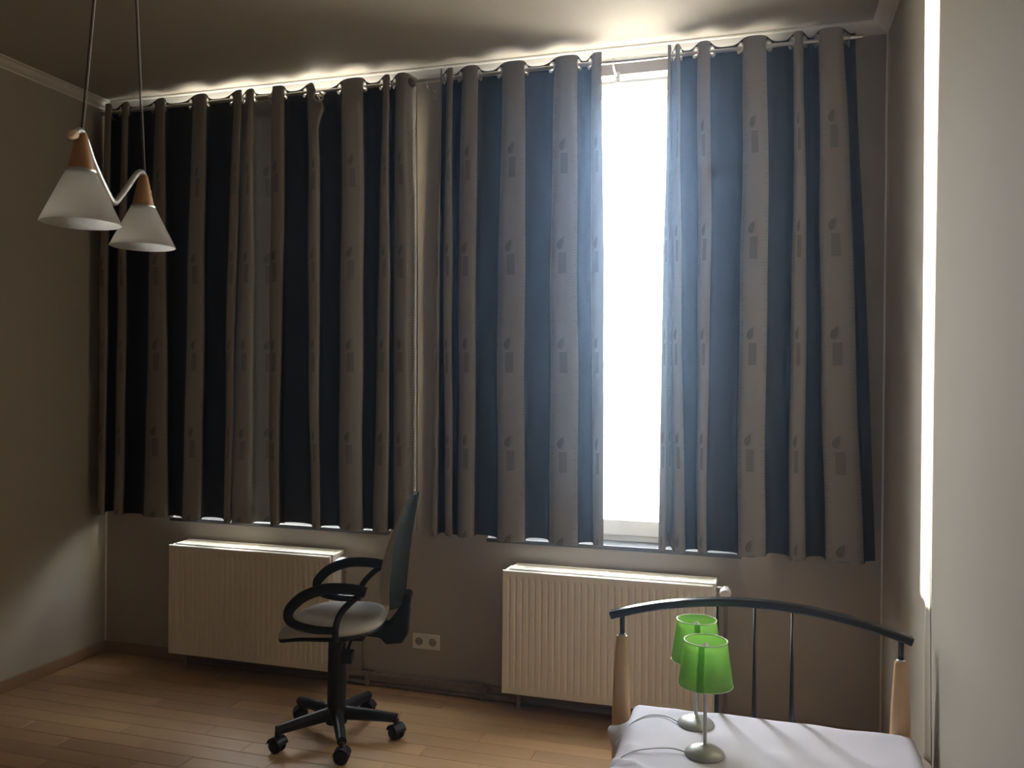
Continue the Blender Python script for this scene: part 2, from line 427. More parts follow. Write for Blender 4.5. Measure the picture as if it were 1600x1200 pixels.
# cornice (profile d = distance from wall, z)
prof = [(0, 3.048), (0.010, 3.048), (0.012, 3.054), (0.020, 3.057), (0.034, 3.064), (0.046, 3.075), (0.050, 3.080), (0.062, 3.082), (0.066, 3.086), (0.066, ZC), (0, ZC)]
def cornice(name, pts):
    """pts: (x, y, nx, ny) stations with the direction the profile grows in (mitred)"""
    b_ = NB(); rings = [[b_.verts.new((x + d * nx, y + d * ny, z)) for d, z in prof] for x, y, nx, ny in pts]
    n = len(prof)
    for p, q in zip(rings, rings[1:]):
        for k in range(n): b_.faces.new((p[k], p[(k + 1) % n], q[(k + 1) % n], q[k]))
    b_.faces.new(rings[0]); b_.faces.new(rings[-1][::-1])
    return struct(link(name, b_, 'cornice'))
cornice('trim_1', [(XL, YB, 1, -1), (XR, YB, -1, -1)])
cornice('trim_2', [(XL, YB, 1, -1), (XL, YR, 1, 1)])
cornice('trim_3', [(XR, YB, -1, -1), (XR, YR, -1, 1)])
# caulk beads in the room corners
for nm, xx, s in (('trim_4', XR, -1), ('trim_5', XL, 1)):
    bm = NB(); v0 = []
    for z in (0.06, 3.05):
        v0.append([bm.verts.new((xx + s * d, YB - e_, z)) for d, e_ in ((0, 0), (0.007, 0), (0.005, 0.004), (0.002, 0.007), (0, 0.008))])
    for k in range(5): bm.faces.new((v0[0][k], v0[0][(k + 1) % 5], v0[1][(k + 1) % 5], v0[1][k]))
    struct(link(nm, bm, 'cornice'))

def skirting(name, x0, x1, y0, y1, h=0.06):
    bm = NB(); box(bm, x0, x1, y0, y1, 0.0005, h); return struct(link(name, bm, 'skirting', bevel=0.004))
skirting('baseboard_left', XL, XL + 0.015, YR, YB - 0.015)
skirting('baseboard_back', XL, XR, YB - 0.015, YB)
skirting('baseboard_right', XR - 0.015, XR, YR, YB - 0.015)

# loose wallpaper seam on the right wall
bm = NB(); rows = []
for i in range(25):
    t = i / 24; z = 1.02 - 0.62 * t
    yc = 2.872 - 0.055 * t
    lift = 0.014 * math.sin(min(1, t * 1.5) * PI / 2) ** 1.5
    wdt = 0.05
    rows.append([bm.verts.new((XR - 0.0008 - lift * (k / 5) ** 2, yc - 0.03 + wdt * k / 5, z)) for k in range(6)])
for a, b in zip(rows, rows[1:]):
    for k in range(5): bm.faces.new((a[k], a[k + 1], b[k + 1], b[k]))
o = link('wallpaper_flap', bm, 'wall', wall_right, smooth=True); o['label'] = 'loose wallpaper seam peeling off the wall'
sm = o.modifiers.new('thick', 'SOLIDIFY'); sm.thickness = 0.0006

# ------------------------------------------------------------------ windows
def window(n, x0, x1, split):
    w_ = struct(empty('window_%d' % n, ((x0 + x1) / 2, 4.03, ZS)))
    ox, oz = (x0 + x1) / 2, ZS
    A, B, HH = x0 - ox, x1 - ox, ZH - ZS
    y0, y1 = -0.03, 0.04
    fw = 0.05
    bm = NB()
    box(bm, A, A + fw, y0, y1, 0, HH); box(bm, B - fw, B, y0, y1, 0, HH)
    box(bm, A + fw, B - fw, y0, y1, 0, 0.03); box(bm, A + fw, B - fw, y0, y1, HH - 0.035, HH)
    link('frame', bm, 'frame', w_, bevel=0.004)
    zt = HH - 0.035
    bm = NB()
    sw = 0.055
    box(bm, A + fw, A + fw + sw, y0 - 0.012, y1 - 0.02, 0.03, zt); box(bm, B - fw - sw, B - fw, y0 - 0.012, y1 - 0.02, 0.03, zt)
    box(bm, A + fw + sw, B - fw - sw, y0 - 0.012, y1 - 0.02, 0.03, 0.105); box(bm, A + fw + sw, B - fw - sw, y0 - 0.012, y1 - 0.02, zt - 0.03, zt)
    link('sash', bm, 'frame', w_, bevel=0.005)
    bm = NB(); box(bm, A + fw, B - fw, 0.0, 0.004, 0.06, zt - 0.02); link('pane', bm, 'glass', w_)
    bm = NB(); tube(bm, [(A + fw + 0.028, y0 - 0.012, 0.95), (A + fw + 0.028, y0 - 0.05, 0.95), (A + fw + 0.028, y0 - 0.05, 0.84)], 0.008)
    link('handle', bm, 'alu', w_, smooth=True)
    bm = NB(); box(bm, A + 0.0, B - 0.0, 3.872 - 4.03, y0 + 0.005, -0.02, 0.0); link('sill', bm, 'slate', w_, bevel=0.002)
    bm = NB(); box(bm, A, B, y1 - 0.005, YO + 0.03 - 4.03, -0.02, -0.002); link('outer_sill', bm, 'slate', w_, bevel=0.002)
    return w_
window(1, WIN[0][0], WIN[0][1], True)
window(2, WIN[1][0], WIN[1][1], False)

# ------------------------------------------------------------------ curtain rods
ROD_Y, ROD_Z = 3.796, 3.006
def rod(x0, x1, label, finial_right, brackets):
    t = tag(empty('curtain_rod', ((x0 + x1) / 2, ROD_Y, ROD_Z)), label, 'curtain rod', 'curtain rods over the windows')
    cx = (x0 + x1) / 2
    xm = cx + 0.15
    bm = NB(); tube(bm, [(x0 - cx, 0, 0), (xm - cx, 0, 0)], 0.0105, 14); link('tube', bm, 'chrome', t, smooth=False); smooth_by_angle(t.children[-1])
    bm = NB(); tube(bm, [(xm - cx - 0.05, 0, 0), (x1 - cx, 0, 0)], 0.0085, 14); smooth_by_angle(link('inner_tube', bm, 'chrome', t))
    for bx in brackets:
        bm = NB(); tube(bm, [(bx - cx, YB - ROD_Y, -0.035), (bx - cx, 0.02, -0.03), (bx - cx, 0.0, -0.014)], 0.005, 8)
        lathe_ = NB(); lathe_.free()
        box(bm, bx - cx - 0.012, bx - cx + 0.012, YB - ROD_Y - 0.006, YB - ROD_Y, -0.06, -0.01)
        torus(bm, (bx - cx, 0, 0), (1, 0, 0), 0.0125, 0.0028, 16, 6)
        smooth_by_angle(link('bracket', bm, 'chrome', t))
    for s, xx in ((-1, x0), (1, x1)):
        if (s > 0) == finial_right or s < 0:
            bm = NB()
            if s > 0:
                lathe(bm, [(0.0, 0.0), (0.012, 0.001), (0.013, 0.010), (0.009, 0.014), (0.020, 0.022), (0.026, 0.034), (0.026, 0.044), (0.018, 0.056), (0.0, 0.060)], 20)
            else:
                lathe(bm, [(0.0, 0.0), (0.013, 0.0), (0.013, 0.010), (0.010, 0.014), (0.0, 0.014)], 20)
            bmesh.ops.rotate(bm, verts=bm.verts, cent=(0, 0, 0), matrix=Matrix.Rotation(s * PI / 2, 3, 'Y'))
            bmesh.ops.translate(bm, verts=bm.verts, vec=(xx - cx, 0, 0))
            smooth_by_angle(link('finial', bm, 'bronze', t))
    return t
rod(-3.50, -1.700, 'steel curtain rod over the left window with a dark ball finial', True, (-3.45, -2.455, -1.72))
rod(-1.640, 0.385, 'steel curtain rod over the right window, bare across the bright gap', False, (-1.58, -0.668, 0.33))

# ------------------------------------------------------------------ curtains
FY, BY = 3.752, 3.842
ZTOP, ZBOT = 3.040, 0.803
PANELS = {
 1: [('R','L',-3.535,-3.500,-3.540,-3.505),('F','L',-3.485,-3.408,-3.493,-3.433),('B','D',-3.488,-3.432,-3.514,-3.453),('F','L',-3.353,-3.295,-3.374,-3.307),('B','D',-3.372,-3.215,-3.384,-3.257),
     ('F','L',-3.142,-3.052,-3.182,-3.023),('B','D',-3.124,-2.972,-3.094,-3.003),('F','L',-2.904,-2.797,-2.934,-2.815),('B','D',-2.863,-2.723,-2.881,-2.746),
     ('F','L',-2.661,-2.592,-2.683,-2.636),('B','L',-2.653,-2.645,-2.698,-2.690),('F','L',-2.584,-2.512,-2.629,-2.503),('B','L',-2.571,-2.395,-2.558,-2.375)],
 2: [('R','L',-2.452,-2.444,-2.430,-2.422),('F','L',-2.441,-2.334,-2.417,-2.350),('B','D',-2.388,-2.269,-2.405,-2.221),('F','L',-2.217,-2.137,-2.171,-2.120),('B','D',-2.187,-2.074,-2.170,-2.061),
     ('F','L',-2.027,-1.890,-2.013,-1.884),('B','D',-1.935,-1.846,-1.928,-1.871),('F','L',-1.804,-1.753,-1.828,-1.743),('B','D',-1.794,-1.780,-1.784,-1.759),
     ('F','L',-1.739,-1.655,-1.719,-1.642),('B','L',-1.652,-1.644,-1.640,-1.632)],
 3: [('F','L',-1.505,-1.486,-1.525,-1.489),('B','D',-1.521,-1.511,-1.524,-1.490),('F','L',-1.476,-1.427,-1.456,-1.414),('B','D',-1.461,-1.431,-1.447,-1.420),
     ('F','L',-1.398,-1.298,-1.388,-1.304),('B','D',-1.329,-1.228,-1.335,-1.221),('F','L',-1.200,-1.066,-1.193,-1.053),('B','D',-1.091,-0.969,-1.078,-0.965),
     ('F','L',-0.947,-0.815,-0.943,-0.805),('B','D',-0.834,-0.786,-0.824,-0.754),('F','L',-0.768,-0.700,-0.737,-0.687)],
 4: [('F','L',-0.427,-0.402,-0.439,-0.408),('B','L',-0.411,-0.402,-0.418,-0.392),('F','L',-0.393,-0.363,-0.383,-0.325),('B','D',-0.371,-0.301,-0.333,-0.276),
     ('F','L',-0.294,-0.225,-0.270,-0.229),('B','D',-0.231,-0.110,-0.234,-0.105),('F','L',-0.107,0.012,-0.103,0.016),('B','D',0.012,0.107,0.017,0.112),
     ('F','L',0.105,0.161,0.110,0.177),('B','D',0.165,0.207,0.181,0.253),('F','L',0.202,0.327,0.248,0.402),('B','D',0.335,0.378,0.411,0.454)],
}
ZT0, ZT1 = 2.75, 0.93
def chaikin(P, n):
    for _ in range(n):
        Q = [P[0]]
        for a, b in zip(P, P[1:]):
            Q.append([x * 0.75 + y_ * 0.25 for x, y_ in zip(a, b)]); Q.append([x * 0.25 + y_ * 0.75 for x, y_ in zip(a, b)])
        Q.append(P[-1]); P = Q
    return P
def curtain(idx, label, motif_shift, sag_seg=None):
    segs = PANELS[idx]
    rnd = random.Random(idx * 11)
    rows_z = []
    z = ZTOP
    while z > ZTOP - 0.11: rows_z.append(z); z -= 0.0042
    n_low = 46
    z0 = rows_z[-1]
    for k in range(1, n_low + 1): rows_z.append(z0 + (ZBOT - z0) * k / n_low)
    ph = [rnd.uniform(0, 6.28) for _ in segs]
    cols = None; grid = []
    def path(z):
        t = min(1.08, max(-0.12, (ZT0 - z) / (ZT0 - ZT1)))
        top = max(0.0, min(1.0, 1 - (ZTOP - z) / 0.9))
        P = []
        for i, (d, c, a, b, e_, f_) in enumerate(segs):
            x0 = a + (e_ - a) * t; x1 = b + (f_ - b) * t
            wob = 0.004 * math.sin(z * 3.1 + ph[i]) + 0.002 * math.sin(z * 7.7 + 2 * ph[i])
            if 0 < i < len(segs) - 1: x0 += wob; x1 += wob
            if sag_seg is not None:
                fl = 0.042 * math.exp(-((z - 2.955) / 0.075) ** 2)
                if i == int(sag_seg) - 1: x1 += fl
                if i == int(sag_seg): x0 += fl
            wdt = x1 - x0
            sh = min(0.017 * top, wdt * 0.22)
            yv = {'F': FY + 0.014 * top, 'B': BY - 0.014 * top, 'R': 3.862}[d]
            s = -1 if d == 'F' else 1
            bulge = min(0.012, wdt * 0.12) * s * (1 - 0.6 * top)
            P.append([x0 + sh, yv, i + 0.06]); P.append([(x0 + x1) / 2, yv + bulge, i + 0.5]); P.append([x1 - sh, yv, i + 0.94])
        return chaikin(P, 3)
    for z in rows_z: grid.append(path(z))
    nc = len(grid[0])
    # eyelets: where the cloth crosses the rod line near the top
    ref = path(ROD_Z); holes = []
    arc = [0.0]
    for a, b in zip(ref, ref[1:]): arc.append(arc[-1] + math.hypot(b[0] - a[0], b[1] - a[1]))
    for k in range(nc - 1):
        y0, y1 = ref[k][1], ref[k + 1][1]
        if (y0 - ROD_Y) * (y1 - ROD_Y) <= 0 and y0 != y1:
            sgi = int(ref[k][2])
            tang = Vector((ref[min(k + 3, nc - 1)][0] - ref[max(k - 2, 0)][0], ref[min(k + 3, nc - 1)][1] - ref[max(k - 2, 0)][1], 0)).normalized()
            f_ = (ROD_Y - y0) / (y1 - y0)
            holes.append([arc[k] + f_ * (arc[k + 1] - arc[k]), Vector((ref[k][0] + f_ * (ref[k + 1][0] - ref[k][0]), ROD_Y, ROD_Z)), Vector((-tang.y, tang.x, 0)), sgi])
    if sag_seg is not None:
        for h in holes:
            if h[3] == int(sag_seg) - 1 and h[0] > 0.15:
                at = h[0] - 0.034
                kk = min(range(nc), key=lambda q_: abs(arc[q_] - at))
                if ref[kk][2] > sag_seg - 0.62:
                    tg = Vector((ref[kk + 2][0] - ref[kk - 2][0], ref[kk + 2][1] - ref[kk - 2][1], 0)).normalized()
                    h[0] = arc[kk]; h[1] = Vector((ref[kk][0], ref[kk][1], ROD_Z)); h[2] = Vector((-tg.y, tg.x, 0)); h.append(ref[kk][2])
    bm = NB(); uvl = bm.loops.layers.uv.new('UVMap')
    V = []; zsag = []
    for j, z in enumerate(rows_z):
        row_ = []
        for k in range(nc):
            x, y_, u = grid[j][k]
            dz = 0.0; dy = 0.0
            if sag_seg is not None:
                g = math.exp(-((u - sag_seg) / 0.42) ** 2) * max(0, 1 - (ZTOP - z) / 0.42) ** 1.4
                dz = -0.064 * g; dy = -0.030 * g
            fade = 1.0
            hem = 0.0
            if j > len(rows_z) - 6:
                hem = 0.004 * math.sin(u * 2.3 + idx)
            crest = (3.80 - y_) * 0.14 * max(0, 1 - (ZTOP - z) / 0.05)
            row_.append(bm.verts.new((x, y_ + dy, z + dz + hem + crest)))
        V.append(row_)
    for j in range(len(rows_z) - 1):
        for k in range(nc - 1):
            zc = (rows_z[j] + rows_z[j + 1]) / 2; ac = (arc[k] + arc[k + 1]) / 2
            if rows_z[j] > ROD_Z - 0.03 and any((ac - h[0]) ** 2 + (zc - ROD_Z) ** 2 < 0.0195 ** 2 for h in holes): continue
            f = bm.faces.new((V[j][k], V[j + 1][k], V[j + 1][k + 1], V[j][k + 1]))
            uc = (grid[j][k][2] + grid[j][k + 1][2]) / 2
            si = min(int(uc), len(segs) - 1)
            # the dark stripe begins early in a turn so that the eyelets sit in it
            fr = uc - si
            if segs[si][0] == 'F' and segs[si][1] == 'L':
                if fr > 0.95 and si + 1 < len(segs): si = si + 1
                elif fr < 0.05 and si > 0: si = si - 1
            f.material_index = 0 if segs[si][1] == 'L' else 1
            for lp, (jj, kk) in zip(f.loops, ((j, k), (j + 1, k), (j + 1, k + 1), (j, k + 1))):
                uu = grid[jj][kk][2] - si
                lp[uvl].uv = ((uu - 0.5) * 0.2, rows_z[jj] - motif_shift)
    bmesh.ops.recalc_face_normals(bm, faces=bm.faces[:])
    o = link('curtain', bm, ['fab_l', 'fab_d'], None, smooth=True)
    tag(o, label, 'curtain', 'striped eyelet curtains at the windows')
    for a_, c_, n_, si, *ux in holes:
        b2 = NB(); torus(b2, (0, 0, 0), n_, 0.0225, 0.0042, 22, 8, 0.6)
        e2 = link('eyelet', b2, 'chrome', o, smooth=True)
        g = 0.0; 
        if sag_seg is not None:
            u_ = ux[0] if ux else si + 1.0
            g = math.exp(-((u_ - sag_seg) / 0.42) ** 2) * max(0, 1 - (ZTOP - ROD_Z) / 0.42) ** 1.4
        e2.location = c_ + Vector((0, -0.030 * g, -0.064 * g))
    return o
MZ = 1.2665 - 0.278
curtain(1, 'leftmost striped curtain, touching the left wall behind the hanging lamp', MZ)
curtain(2, 'striped curtain behind the office chair back, one eyelet slipped off its rod', MZ, 4.0)
curtain(3, 'striped curtain on the left edge of the bright window gap', MZ)
curtain(4, 'rightmost striped curtain, between the bright gap and the right wall', MZ + 0.038)

# ------------------------------------------------------------------ radiators
def radiator(x0, x1, label):
    zb, zt, yf, yb = 0.090, 0.666, 3.748, 3.868
    cx = (x0 + x1) / 2; L = x1 - x0; A, B = -L / 2, L / 2
    t = tag(empty('radiator', (cx, yf, 0)), label, 'radiator', 'panel radiators under the windows')
    def panel(name, sgn, y_off, inset):
        b_ = NB(); n = 30; per = 8
        a0, b0 = A + inset, B - inset
        zr = [zb, zb + 0.004, zb + 0.03, zb + 0.038, zb + 0.060] + [zb + 0.06 + (zt - zb - 0.115) * k / 6 for k in range(1, 7)] + [zt - 0.04, zt - 0.030, zt - 0.004, zt]
        wv = [0, 0, 0, 0.25, 1] + [1] * 6 + [0.45, 0, 0, 0]
        yv = [0.004, 0, 0, 0, 0] + [0] * 6 + [0, 0, 0, 0.004]
        xs_ = [a0, a0 + 0.004]; xo = [0.004, 0.0]; xw = [0, 0]
        m0, m1 = a0 + 0.018, b0 - 0.018
        for i in range(n):
            for k in range(per):
                f_ = k / per
                xs_.append(m0 + (m1 - m0) * (i + f_) / n); xo.append(0)
                # wide ridge, narrow groove
                gr = max(0.0, 1 - abs(f_ - 0.5) / 0.24)
                xw.append(0.0075 * (gr ** 0.8))
        xs_ += [m1, b0 - 0.004, b0]; xo += [0, 0, 0.004]; xw += [0, 0, 0]
        V_ = [[b_.verts.new((x, y_off + sgn * max(yo, xo_) + sgn * xw_ * w_, z)) for x, xo_, xw_ in zip(xs_, xo, xw)] for z, w_, yo in zip(zr, wv, yv)]
        for p, q in zip(V_, V_[1:]):
            for k in range(len(p) - 1): b_.faces.new((p[k], p[k + 1], q[k + 1], q[k]))
        # back face and rim
        r = [b_.verts.new((xx, y_off + sgn * 0.014, zz)) for xx, zz in ((a0, zb), (b0, zb), (b0, zt), (a0, zt))]
        b_.faces.new(r)
        b_.faces.new(V_[0] + [r[1], r[0]]); b_.faces.new(V_[-1] + [r[2], r[3]])
        b_.faces.new([p[0] for p in V_] + [r[3], r[0]]); b_.faces.new([p[-1] for p in V_] + [r[2], r[1]])
        ob = link(name, b_, 'radiator', t); smooth_by_angle(ob, 30); return ob
    panel('front_panel', 1, 0.0, 0.0)
    panel('back_panel', -1, yb - yf, 0.012)
    # convector fins between the panels
    bm = NB()
    for k in range(30):
        xx = A + 0.05 + (L - 0.1) * k / 29; box(bm, xx - 0.0008, xx + 0.0008, 0.016, 0.105, zb + 0.05, zt - 0.03)
    o = link('convector', bm, 'radiator', t); o['kind'] = 'stuff'
    # top cover: outer ledges, long louvre bars and cross ties
    bm = NB(); zt2 = zt + 0.012
    a1, b1 = A + 0.030, B + 0.012
    box(bm, a1, b1, 0.016, 0.030, zt - 0.01, zt2 - 0.004)
    box(bm, a1 + 0.006, b1, 0.106, 0.122, zt - 0.01, zt2)
    for xx in (a1, A + L * 0.49, b1 - 0.014): box(bm, xx, xx + 0.014, 0.030, 0.106, zt - 0.008, zt2 - 0.004)
    link('top_cover', bm, 'radiator', t, bevel=0.0015)
    for k in range(5):
        bm = NB(); yy = 0.040 + 0.0145 * k
        box(bm, a1 + 0.014, b1 - 0.014, yy, yy + 0.007, zt - 0.006, zt2 - 0.006); link('louvre', bm, 'radiator', t, bevel=0.001, seg=1)
    for xx in (A - 0.0015 + 0.012, B + 0.0):
        bm = NB(); box(bm, xx, xx + 0.010, 0.0155, 0.104, zb + 0.02, zt + 0.002); link('side_cover', bm, 'radiator', t, bevel=0.002)
    # valve: connector, body, thermostatic head pointing into the room
    vx, vy, vz = B + 0.052, 0.062, 0.642
    bm = NB(); tube(bm, [(B + 0.008, vy, vz), (vx, vy, vz)], 0.010, 12); tube(bm, [(vx, vy, vz + 0.012), (vx, vy, vz - 0.05)], 0.012, 12)
    v_ = smooth_by_angle(link('valve', bm, 'brass', t))
    bm = NB(); lathe(bm, [(0.014, 0), (0.016, 0.004), (0.016, 0.012), (0.021, 0.018), (0.0235, 0.03), (0.0235, 0.060), (0.021, 0.068), (0.0, 0.069)], 24)
    for k in range(12):
        a_ = 2 * PI * k / 12; c_, s_ = math.cos(a_), math.sin(a_)
        tube(bm, [(0.0228 * c_, 0.0228 * s_, 0.03), (0.0228 * c_, 0.0228 * s_, 0.058)], 0.0022, 5)
    bmesh.ops.rotate(bm, verts=bm.verts, cent=(0, 0, 0), matrix=Matrix.Rotation(PI / 2 + 0.12, 3, 'X'))
    bmesh.ops.translate(bm, verts=bm.verts, vec=(vx, vy - 0.006, vz))
    smooth_by_angle(link('valve_head', bm, 'valve', v_))
    # supply pipe from the valve to the floor
    bm = NB(); tube(bm, catmull([(vx, vy, vz - 0.04), (vx, vy + 0.003, 0.40), (vx, vy + 0.03, 0.20), (vx, vy + 0.03, 0.02)], 6), 0.0085, 10)
    link('supply_pipe', bm, 'pipe', t, smooth=True)
    for xx in (A + 0.16, B - 0.16):
        bm = NB(); box(bm, xx - 0.02, xx + 0.02, 0.118, YB - yf - 0.001, zb + 0.08, zt - 0.1); link('wall_bracket', bm, 'radiator', t)
    bm = NB(); box(bm, A + 0.055, A + 0.075, 0.06, 0.07, 0.0, zb + 0.01); link('return_pipe', bm, 'pipe', t)
    return t
radiator(-3.017, -2.062, 'cream panel radiator under the left window, behind the office chair')
radiator(-1.161, -0.203, 'cream panel radiator under the right window, behind the bed headboard')

# heating pipe run along the floor
ph_ = tag(empty('heating_pipe', (-1.6, 3.874, 0)), 'brown-painted heating pipe along the floor below both radiators', 'pipe')
bm = NB(); tube(bm, [(-1.35, 0, 0.014), (0.40, 0, 0.014), (1.5, 0, 0.014)], 0.0125, 12); link('low_pipe', bm, 'pipe', ph_, smooth=True)
bm = NB(); tube(bm, [(-1.35, 0.012, 0.045), (-0.3, 0.012, 0.045)], 0.009, 10); link('upper_pipe', bm, 'pipe', ph_, smooth=True)
bm = NB(); box(bm, -0.30, 0.33, -0.016, 0.017, 0.0275, 0.068); link('pipe_cover', bm, 'pipe', ph_, bevel=0.005)
bm = NB(); tube(bm, catmull([(-0.345, 0.014, 0.40), (-0.345, 0.014, 0.10), (-0.335, 0.010, 0.078), (-0.28, 0.004, 0.076)], 6), 0.006, 8); link('riser', bm, 'pipe', ph_, smooth=True)
for xx in (-0.31, 0.30):
    bm = NB(); box(bm, xx - 0.012, xx + 0.012, -0.018, 0.018, 0.002, 0.072); link('pipe_clip', bm, 'pipe', ph_, bevel=0.003)

# double wall socket
sk = tag(empty('wall_socket', (-1.604, YB, 0.243)), 'white double wall socket between the two radiators', 'socket')
bm = NB(); box(bm, -0.0725, 0.0725, -0.010, -0.0005, -0.038, 0.038); link('cover_plate', bm, 'socket', sk, bevel=0.004)
for xx in (-0.0365, 0.0365):
    b_ = NB(); n = 28
    pr = [(0.027, -0.0103), (0.025, -0.0125), (0.0215, -0.0125), (0.020, -0.0105)]
    rg = [[b_.verts.new((xx + r * math.cos(2 * PI * k / n), y_, r * math.sin(2 * PI * k / n))) for k in range(n)] for r, y_ in pr]
    for p, q in zip(rg, rg[1:]):
        for k in range(n): b_.faces.new((p[k], q[k], q[(k + 1) % n], p[(k + 1) % n]))
    rn = link('socket_ring', b_, 'socket', sk, smooth=True)
    b_ = NB(); lathe(b_, [(0.0, 0), (0.0205, 0), (0.0205, 0.0006), (0.0, 0.0006)], 24)
    bmesh.ops.rotate(b_, verts=b_.verts, cent=(0, 0, 0), matrix=Matrix.Rotation(PI / 2, 3, 'X')); bmesh.ops.translate(b_, verts=b_.verts, vec=(xx, -0.0103, 0))
    link('socket_well', b_, 'socket_in', rn)
    b_ = NB()
    for dx in (-0.0095, 0.0095): tube(b_, [(xx + dx, -0.0108, 0), (xx + dx, -0.0113, 0)], 0.003, 10)
    link('pin_hole', b_, 'black', rn)

# ------------------------------------------------------------------ office chair (local x = towards its backrest, y = away from the camera)
ch = tag(empty('office_chair', (-1.76, 3.27, 0), 0.2909), 'grey upholstered office chair on castors with black loop armrests', 'chair')
# five-star base
for k, ad in enumerate((232, 303, 14, 85.5, 156)):
    a = math.radians(ad) - 0.2909
    c, s = math.cos(a), math.sin(a)
    bm = NB()
    pts = []; rr = []
    for t in [i / 8 for i in range(9)]:
        r = 0.02 + 0.245 * t; z = 0.108 - 0.012 * t - 0.006 * t * t
        pts.append((r * c, r * s, z)); rr.append((0.031 - 0.011 * t, 0.026 - 0.006 * t))
    tube(bm, pts, rr, 12); bm2 = bm
    tube(bm, [(0.262 * c, 0.262 * s, 0.088), (0.262 * c, 0.262 * s, 0.052)], 0.011, 10)
    lg = smooth_by_angle(link('leg', bm, 'black', ch), 50)
    # twin-wheel castor
    yaw = a + PI / 2 + (0.5, -0.3, 0.9, 0.2, -0.6)[k]
    bm = NB()
    for sd_ in (-1, 1):
        b3 = NB(); lathe(b3, [(0.0, 0.004), (0.020, 0.004), (0.0300, 0.006), (0.0312, 0.010), (0.0312, 0.019), (0.026, 0.026), (0.012, 0.029), (0.0, 0.029)], 22)
        bmesh.ops.rotate(b3, verts=b3.verts, cent=(0, 0, 0), matrix=Matrix.Rotation(sd_ * PI / 2, 3, 'X'))
        me = bpy.data.meshes.new('t'); b3.to_mesh(me); b3.free(); bm.from_mesh(me); bpy.data.meshes.remove(me)
    bmesh.ops.rotate(bm, verts=bm.verts, cent=(0, 0, 0), matrix=Matrix.Rotation(yaw, 3, 'Z'))
    bmesh.ops.translate(bm, verts=bm.verts, vec=(0.262 * c, 0.262 * s, 0.0315))
    cs = smooth_by_angle(link('castor', bm, 'black', ch), 40)
    bm = NB()
    hood = []
    for i in range(9):
        t = math.radians(10 + 160 * i / 8); hood.append((0.0352 * math.cos(t), 0.0352 * math.sin(t)))
    for i in range(8, -1, -1):
        t = math.radians(10 + 160 * i / 8); hood.append((0.0322 * math.cos(t), 0.0322 * math.sin(t)))
    prism(bm, hood, -0.028, 0.028)
    bmesh.ops.rotate(bm, verts=bm.verts, cent=(0, 0, 0), matrix=Matrix.Rotation(yaw, 3, 'Z'))
    bmesh.ops.translate(bm, verts=bm.verts, vec=(0.262 * c, 0.262 * s, 0.0315))
    link('castor_hood', bm, 'black', cs)
bm = NB(); lathe(bm, [(0.030, 0.062), (0.046, 0.066), (0.048, 0.118), (0.042, 0.130), (0.0405, 0.137), (0.0385, 0.30), (0.0365, 0.425), (0.032, 0.430), (0.020, 0.432), (0.020, 0.46)], 28)
smooth_by_angle(link('gas_column', bm, 'black', ch), 35)
bm = NB(); box(bm, -0.10, 0.13, -0.075, 0.075, 0.437, 0.470); link('tilt_mechanism', bm, 'black', ch, bevel=0.01)
bm = NB(); tube(bm, [(0.075, -0.05, 0.45), (0.085, -0.19, 0.445), (0.09, -0.215, 0.432)], 0.007, 8); box(bm, 0.068, 0.112, -0.262, -0.20, 0.405, 0.447)
link('tilt_lever', bm, 'black', ch, bevel=0.004)
# seat
def superring(cx, rx, ry, n=40, p=2.7):
    out = []
    for k in range(n):
        a = 2 * PI * k / n; c, s = math.cos(a), math.sin(a)
        out.append((cx + rx * math.copysign(abs(c) ** (2 / p), c), ry * math.copysign(abs(s) ** (2 / p), s)))
    return out
def seat_z(x, base):        # waterfall front edge (front = -x), slight rise to the rear
    d = max(0, -x - 0.07); return base - 0.22 * d * d / 0.12 + 0.010 * max(0, x) / 0.2
bm = NB(); rings = []
for rx, ry, z in ((0.195, 0.205, 0.493), (0.218, 0.228, 0.497), (0.225, 0.236, 0.510), (0.220, 0.231, 0.522), (0.200, 0.210, 0.533), (0.165, 0.170, 0.541), (0.11, 0.115, 0.546), (0.05, 0.05, 0.548)):
    rings.append([bm.verts.new((x, y_, seat_z(x, z))) for x, y_ in superring(-0.012, rx, ry)])
for a, b in zip(rings, rings[1:]):
    for k in range(40): bm.faces.new((a[k], a[(k + 1) % 40], b[(k + 1) % 40], b[k]))
bm.faces.new(rings[0][::-1]); bm.faces.new(rings[-1])
link('seat_cushion', bm, 'greyfab', ch, smooth=True)
bm = NB(); rings = []
for rx, ry, z in ((0.12, 0.12, 0.468), (0.19, 0.20, 0.474), (0.220, 0.231, 0.486), (0.223, 0.234, 0.4985)):
    rings.append([bm.verts.new((x, y_, seat_z(x, z))) for x, y_ in superring(-0.012, rx, ry)])
for a, b in zip(rings, rings[1:]):
    for k in range(40): bm.faces.new((a[k], a[(k + 1) % 40], b[(k + 1) % 40], b[k]))
bm.faces.new(rings[0][::-1]); bm.faces.new(rings[-1])
link('seat_shell', bm, 'black', ch, smooth=True)
